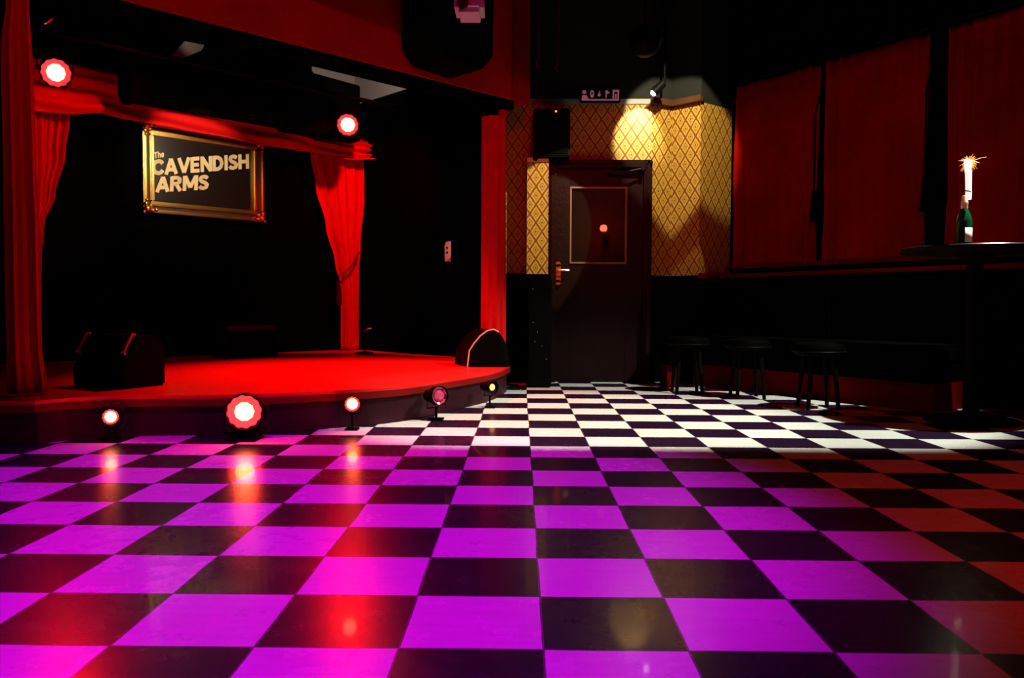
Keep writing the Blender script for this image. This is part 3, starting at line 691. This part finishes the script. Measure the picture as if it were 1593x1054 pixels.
# loudspeaker over the door's left
sa, sb_ = atY(830, 168, 7.3), atY(887, 243, 7.3)
sp2 = thing('wall_speaker', 'black loudspeaker mounted at the upper left of the door', 'speaker', ((sa.x+sb_.x)/2, 7.42, sb_.z))
b = MB(); b.box(((sa.x+sb_.x)/2, 7.42, (sa.z+sb_.z)/2), (sb_.x-sa.x, .25, sa.z-sb_.z)); b.build('cabinet', M['tolex'], sp2, bevel=.012)
b = MB(); b.box(((sa.x+sb_.x)/2, 7.29, (sa.z+sb_.z)/2), ((sb_.x-sa.x)*.88, .012, (sa.z-sb_.z)*.9)); b.build('grille', M['grille'], sp2, bevel=.003)
b = MB(); b.box(((sa.x+sb_.x)/2, 7.565, (sa.z+sb_.z)/2), (.08, .07, .1)); b.build('bracket', M['iron'], sp2)
lp = atY(865, 173, 7.28)
b = MB(); b.cyl(lp+Vector((0, .02, 0)), lp, .008, seg=10); b.build('indicator_lamp', M['redlamp'], sp2)
# pier added for the lit wall strip; its depth shades the wall beside
YP = 7.38
px0, px1 = atY(820, 300, YP).x, atY(854, 300, YP).x; zpt = atY(835, 247, YP).z
wall_piece('wall_added_pier', [(px0, YP, px1-.004, YP, ZD, zpt-.03)], M['paper'], th=.215, uv0=.03)
wall_piece('wall_added_pier_lower', [(px0, YP, px1-.004, YP, 0, ZD)], M['dado'], th=.215)
# torn pieces of paper along the added pier's top
b = MB(); x = px0
b.extr([Vector((px0, YP, zpt-.03)), Vector((px0, YP, zpt+.012)), Vector((px0+.05, YP, zpt+.014)), Vector((px0+.055, YP, zpt-.012)), Vector((px0+.085, YP, zpt-.02)), Vector((px0+.1, YP, zpt+.002)), Vector((px1-.004, YP, zpt+.004)), Vector((px1-.004, YP, zpt-.03))], Vector((0, .2, 0)))
struct(b.build('trim_9', mat('torn_paper_edge', (.62, .48, .2), .7)))
# emergency exit sign
s0, s1 = atY(905, 139, YA-.06), atY(963, 156, YA-.06)
sx0, sx1, sz1, sz0 = s0.x, s1.x, s0.z, s1.z; sw_ = sx1-sx0; sh = sz1-sz0; ysn = YA-.05
ex = thing('exit_sign', 'small dark sign with pink pictograms above the door', 'sign', ((sx0+sx1)/2, ysn, sz0))
b = MB(); b.box(((sx0+sx1)/2, ysn+.025, (sz0+sz1)/2), (sw_+.03, .05, sh+.03)); b.build('sign_box', M['signbox'], ex, bevel=.004)
def sgn(poly): return [Vector((sx0+u*sw_, ysn-.004, sz0+v*sh)) for u, v in poly]
def ell(cu, cv, ru, rv, n=18): return [(cu+ru*math.cos(2*PI*k/n), cv+rv*math.sin(2*PI*k/n)) for k in range(n)]
b = MB(); off = Vector((0, .004, 0))
for poly in ([(0, 0), (1, 0), (1, .13), (0, .13)], [(0, .13), (.19, .13), (.13, .5), (.02, .5)], ell(.07, .78, .055, .17), [(.83, .13), (.87, .13), (.87, .9), (.83, .9)], [(.96, .13), (1, .13), (1, .9), (.96, .9)], [(.83, .8), (1, .8), (1, .98), (.83, .98)], [(.9, .13), (.935, .13), (.935, .62), (.9, .62)],
             ell(.47, .52, .04, .14), [(.45, .6), (.49, .6), (.48, .95)], [(.64, .25), (.67, .25), (.68, .95), (.64, .95)], [(.67, .95), (.76, .7), (.68, .62)]):
    b.extr(sgn(poly), off)
n = 18; oo = ell(.28, .6, .055, .36); ii = ell(.28, .66, .022, .13)
vo = [b.bm.verts.new(p) for p in sgn(oo)]; vi = [b.bm.verts.new(p) for p in sgn(ii)]
for k in range(n): b.bm.faces.new((vo[k], vo[(k+1) % n], vi[(k+1) % n], vi[k]))
b.build('pictograms', M['picto'], ex)
# small spotlight on the cornice, over the nook
lw = atY(1016, 145, 7.32)
spl = thing('spotlight', 'small bright white spotlight above the right of the door', 'spotlight', lw)
dl = Vector((-.7, -.05, -.7)).normalized(); m_ = aimM(dl, lw)
b = MB(); b.lathe([(.02, -.14), (.035, -.13), (.042, 0), (.036, 0), (.034, -.01)], m_, 20); b.build('shade', M['iron'], spl, True)
b = MB(); b.lathe([(.030, -.008), (.02, .012), (0, .016)], m_, 16); b.build('bulb', M['whitelamp'], spl, True)
b = MB(); b.tube([lw-dl*.08, lw-dl*.08+Vector((.06, .05, .06)), Vector((lw.x+.1, lw.y+.1, CE))], .01); b.build('arm', M['iron'], spl, True)
# its beam on the wall, and added unseen lamps for the other lit wallpaper
spot('wall_spot', lw+dl*.07, (lw.x-.08, YA, 2.40), (1, .94, .76), 50, 66, .3, .008)
spot('wall_key', (1.25, 6.35, 3.10), (1.42, 7.6, 2.36), (1, .90, .56), 250, 44, .25, .012)
pn = thing('shadow_globe', 'added black globe casting a round shadow above the door', 'lamp', (1.02, 6.76, CE))  # added globe, there only to throw a curved shadow on the wallpaper
b = MB(); v = bmesh.ops.create_uvsphere(b.bm, u_segments=32, v_segments=16, radius=.135)['verts']; bmesh.ops.translate(b.bm, vec=(1.02, 6.76, 2.93), verts=v); b.build('globe', M['iron'], pn, True)
b = MB(); b.cyl((1.02, 6.76, 3.05), (1.02, 6.76, CE), .006, seg=8); b.build('cord', M['iron'], pn)
spot('pier_spot', (1.25, 6.0, 2.95), (px0+.19, 7.4, 1.52), (1, .86, .46), 420, 25, .12, .012)
spot('chimney_low_spot', (1.9, 6.2, 2.8), (pD.x-.10, pD.y, 1.04), (1, .80, .42), 75, 10, .25, .01)
# stage ceiling whites
spot('soffit_spot', S(-.9, .9, 2.9), S(.12, 2.45, 3.10), (1, .93, .86), 55, 44, .6, .03)
spot('soffit_spot_b', S(-1.9, 2.2, 3.1), S(-1.62, 2.6, 3.24), (1, .82, .70), 2.0, 60, .8, .02)
# hooks glinting below the ceiling
for (x, y, mm, lb) in ((838, 92, M['brass'], 'small yellowish hook hanging from the dark ceiling'), (868, 98, M['kick'], 'thin red strip hanging from the dark ceiling beside the hook')):
    p = atY(x, y, 6.6); b = MB(); b.tube([Vector((p.x, p.y, 3.3)), p, p+Vector((-.02, 0, -.04)), p+Vector((0, 0, -.07))], .006, 6); tag(b.build('ceiling_hook', mm, None, True), lb, 'hook')
# ------------------------------------------------------------------ right side: curtained bays above the bench
zb_, zt_ = ZD+.02, 2.80
def Rp(s, off, z): return Vector((q0.x, q0.y, 0))+dr*s-nr*off+Vector((0, 0, z))
def s_at(x): return (onR(x, 400)-Vector((q0.x, q0.y, H))).dot(dr)
bays = [(s_at(1146), s_at(1276), 'deep red curtain covering the bay next to the gold wallpaper'), (s_at(1287), s_at(1446), 'deep red curtain covering the middle bay left of the bottle'), (s_at(1476), s_at(1640), 'deep red curtain covering the bay behind the sparkler bottle')]
for i, (s0_, s1_, lb) in enumerate(bays):
    cth = thing('bay_curtain', lb, 'curtain', Rp((s0_+s1_)/2, .05, zb_), 'red bay curtains along the right wall')
    b = MB()
    def f(u, v, s0_=s0_, s1_=s1_, i=i):
        z = zb_+.05+(zt_-zb_-.05)*v; pull = .12*(1-abs(v-.28)/.28) if v < .56 else 0
        uu = u+(.5-u)*max(0, pull)*.35
        ff = 7
        side = abs(u-.5)*2
        a = .008+.02*side**3
        return Rp(s0_+(s1_-s0_)*uu, .05+a*math.sin(2*PI*ff*u+i+.5*math.sin(4*v))+.006*math.sin(9*u+5*v+i), z)
    b.grid(f, 110, 30); b.build('drape', M['velvet_dark'], cth, True, solid=.006)
    b = MB(); b.tube([Rp(s0_-.02, .09, zt_+.02), Rp(s1_+.02, .09, zt_+.02)], .016, 10); b.build('curtain_pole', M['iron'], cth, True)
for x in (1279, 1450, 1466):
    s_ = s_at(x); p = Rp(s_, .13, 1.62)
    tt = thing('curtain_tassel', {1279: 'black tassel hanging in the gap between the first two bay curtains', 1450: 'left one of the two black tassels near the bottle', 1466: 'right one of the two black tassels near the bottle'}[x], 'tassel', p, 'black tassels on the bay posts')
    b = MB(); b.lathe([(.0, 0), (.016, -.01), (.022, -.05), (.016, -.07), (.024, -.12), (.030, -.27), (0, -.275)], Matrix.Translation(p+Vector((0, 0, .1))), 16); b.build('tassel_head', M['drape'], tt, True)
    b = MB(); b.tube([p+Vector((0, 0, .1)), p+Vector((0, 0, .75)), Rp(s_, .05, 2.6)], .008, 6); b.build('cord', M['drape'], tt, True)
b = MB()
for (sA, sB) in ((s_at(1276)+.02, s_at(1287)-.02), (s_at(1446)+.02, s_at(1476)-.02)):
    b.box(Rp((sA+sB)/2, .02, (zb_+CE)/2), (sB-sA, .04, CE-zb_), Matrix.Rotation(math.atan2(dr.y, dr.x), 3, 'Z'))
struct(b.build('trim_10', M['drape']))
LR = (q1-q0).length; ra = Matrix.Rotation(math.atan2(dr.y, dr.x), 3, 'Z')
b = MB(); b.box(Rp(LR/2, .07, ZD), (LR, .14, .035), ra); b.box(Rp(LR/2, .05, ZD+.09), (LR, .05, .03), ra); struct(b.build('trim_11', M['kick'], bevel=.006))
# banquette benches along the right wall
def bench(sA, sB, label):
    t = thing('banquette', label, 'bench', Rp((sA+sB)/2, .35, 0), 'black banquettes under the dado', math.atan2(dr.y, dr.x))
    mid, ln = (sA+sB)/2, sB-sA
    b = MB(); b.box(Rp(mid, .36, .10), (ln, .46, .195), ra); b.build('kickboard', M['kick'], t)
    b = MB(); b.box(Rp(mid, .38, .26), (ln, .54, .12), ra); b.build('seat_frame', M['dado'], t)
    b = MB(); b.box(Rp(mid, .39, .39), (ln-.01, .54, .14), ra); b.build('seat', M['leather'], t, bevel=.03)
    b = MB(); b.box(Rp(mid, .10, .70), (ln-.01, .14, .50), ra); b.build('backrest', M['leather'], t, bevel=.03)
bench(.10, 1.25, 'black upholstered bench nearest the wallpapered chimney breast')
bench(1.27, 2.35, 'black upholstered bench directly behind the tall round table')
# back wall bench right of the door
def bb(x0, x1, y, label):
    t = thing('banquette', label, 'bench', ((x0+x1)/2, y, 0), 'black banquettes under the dado')
    b = MB(); b.box(((x0+x1)/2, y-.22, .10), (x1-x0, .36, .195)); b.build('kickboard', M['kick'], t)
    b = MB(); b.box(((x0+x1)/2, y-.24, .27), (x1-x0, .42, .12)); b.build('seat_frame', M['dado'], t)
    b = MB(); b.box(((x0+x1)/2, y-.24, .40), (x1-x0, .42, .13)); b.build('seat', M['leather'], t, bevel=.03)
bb(dx1+.08, pE.x-.62, 7.50, 'short black bench under the gold wallpaper right of the door')
# low stools
def stool(loc, label, src=[None]):
    if src[0] is None:
        t = thing('low_stool', label, 'stool', loc, 'low black stools in front of the benches')
        L0 = Vector(loc)
        b = MB(); b.lathe([(0, .38), (.15, .38), (.175, .40), (.18, .43), (.165, .46), (.10, .475), (0, .478)], Matrix.Translation(L0), 32); b.build('seat', M['leather'], t, True)
        for k in range(4):
            a = PI/4+k*PI/2; b = MB(); b.cyl(L0+Vector((.15*math.cos(a), .15*math.sin(a), .002)), L0+Vector((.11*math.cos(a), .11*math.sin(a), .385)), .014, .018, 12); b.build('leg', M['iron'], t, True)
        b = MB(); b.lathe([(.181, .405), (.185, .41), (.181, .415)], Matrix.Translation(L0), 32); b.build('stud_band', M['iron'], t, True)
        src[0] = (t, L0); return t
    t0, L0 = src[0]; t = t0.copy(); C.objects.link(t); t.location = loc; t['label'] = label
    for ch in list(t0.children):
        c = ch.copy(); C.objects.link(c); c.parent = t; c.matrix_parent_inverse = ch.matrix_parent_inverse.copy()
    return t
g0 = atZ(1022, 606, 0)
stool((1.40, 6.72, 0), 'low black round stool nearest the door')
stool((1.80, 6.35, 0), 'low black round stool between the two other low stools')
stool((2.12, 5.70, 0), 'low black round stool closest to the tall table')
# stack of studded black cases left of the door
fc = thing('flight_case', 'tall black flight case with tiny metal studs left of the door', 'case', (.16, 7.18, 0))
b = MB(); b.box((.165, 7.20, .49), (.21, .34, .97)); b.build('case_body', M['black'], fc, bevel=.01)
for (x, y) in ((829, 449), (829, 501), (836, 516), (832, 531), (843, 538), (850, 558)):
    p = atY(x, y, 7.026); r_ = .006
    b = MB(); v = bmesh.ops.create_icosphere(b.bm, subdivisions=2, radius=r_)['verts']; bmesh.ops.translate(b.bm, vec=(min(.27, p.x), 7.026, p.z), verts=v); b.build('stud', M['chrome'], fc, True)
# ------------------------------------------------------------------ tall round table
tb = atZ(1510, 656, 0); TX, TY, TR = tb.x, tb.y, .43; TZ = 1.10
tab = thing('poseur_table', 'tall round black table on a disc base at the right', 'table', (TX, TY, 0))
b = MB(); b.lathe([(0, TZ-.035), (TR-.02, TZ-.035), (TR, TZ-.028), (TR, TZ-.006), (TR-.006, TZ), (0, TZ)], Matrix.Translation((TX, TY, 0)), 96); b.build('table_top', M['table'], tab, True)
b = MB(); b.lathe([(.10, TZ-.06), (.10, TZ-.036), (.04, TZ-.036)][::1], Matrix.Translation((TX, TY, 0)), 32); b.cyl((TX, TY, .03), (TX, TY, TZ-.05), .048, seg=32); b.build('column', M['iron'], tab, True)
b = MB(); b.lathe([(.0, 0.002), (.265, .002), (.27, .012), (.26, .026), (.12, .045), (.06, .07), (0, .07)], Matrix.Translation((TX, TY, 0)), 64); b.build('base_plate', M['iron'], tab, True)
# bottle
bp_ = atY(1496, 372, TY-.22); BX, BY, BZ = bp_.x, TY-.24, TZ+.001
bo = thing('champagne_bottle', 'green champagne bottle with pale label on the tall round table', 'bottle', (BX, BY, BZ))
mB = Matrix.Translation((BX, BY, BZ))
b = MB(); b.lathe([(0, .004), (.038, 0), (.044, .006), (.044, .135), (.042, .15), (.034, .18), (.022, .205), (.0165, .22), (.0155, .235), (0, .235)], mB, 40); gb = b.build('glass_body', M['bottle'], bo, True)
b = MB(); b.lathe([(.019, .20), (.0195, .235), (.0205, .24), (.0205, .252), (.018, .257), (.017, .285), (.013, .292), (0, .292)], mB, 28); b.build('foil', M['foil'], bo, True)
b = MB()
def lab(u, v):
    a = -PI/2-.35+1.35*u; r = .0449; return Vector((BX+r*math.cos(a), BY+r*math.sin(a), BZ+.012+.085*v))
b.grid(lab, 20, 2); b.build('label', M['label'], gb, True, solid=.0006)
# sparkler
sk = thing('bottle_sparkler', 'burning white sparkler fastened to the neck of the champagne bottle', 'sparkler', (BX, BY, BZ+.27))
z0s = BZ+.262
b = MB(); b.tube([(BX+.001, BY-.038, z0s), (BX+.002, BY-.037, z0s+.03), (BX+.004, BY-.030, z0s+.09), (BX+.006, BY-.022, z0s+.17)], [.0165, .0165, .0165, .018], 16); b.build('tube', M['tubewhite'], sk, True)
b = MB(); b.tube([(BX-.019, BY-.035, z0s+.052), (BX, BY-.056, z0s+.046), (BX+.022, BY-.035, z0s+.040)], .0035, 8); b.build('band', M['stopper'], sk, True)
jt = Vector((BX+.006, BY-.018, z0s+.165))
b = MB(); b.tube([jt, jt+Vector((-.002, 0, .035)), jt+Vector((-.008, 0, .065)), jt+Vector((-.010, 0, .078))], [.017, .016, .017, .006], 14); b.tube([jt, jt+Vector((.006, 0, .035)), jt+Vector((.016, 0, .064)), jt+Vector((.018, 0, .072))], [.014, .012, .012, .004], 14); b.build('flame', M['flame'], sk, True)
b = MB(); ctr = jt+Vector((.004, 0, .055)); rnd = random.Random(3)
for k in range(150):
    d = Vector((rnd.gauss(0, 1), rnd.gauss(0, 1), rnd.gauss(0, 1)+.1)).normalized(); ln = rnd.uniform(.025, .062)
    if k == 0: d = Vector((.93, 0, .36)); ln = .11
    p1 = ctr+d*.008; p2 = ctr+d*ln*.6+Vector((0, 0, .002)); p3 = ctr+d*ln+Vector((0, 0, -.006))
    b.tube([p1, p2, p3], [.0011, .0009, .0004], 4)
o = b.build('sparks', M['spark'], sk); o['kind'] = 'stuff'
glow('sparkler_glow', jt+Vector((0, -.03, .12)), .4, .02, (1, .85, .6))
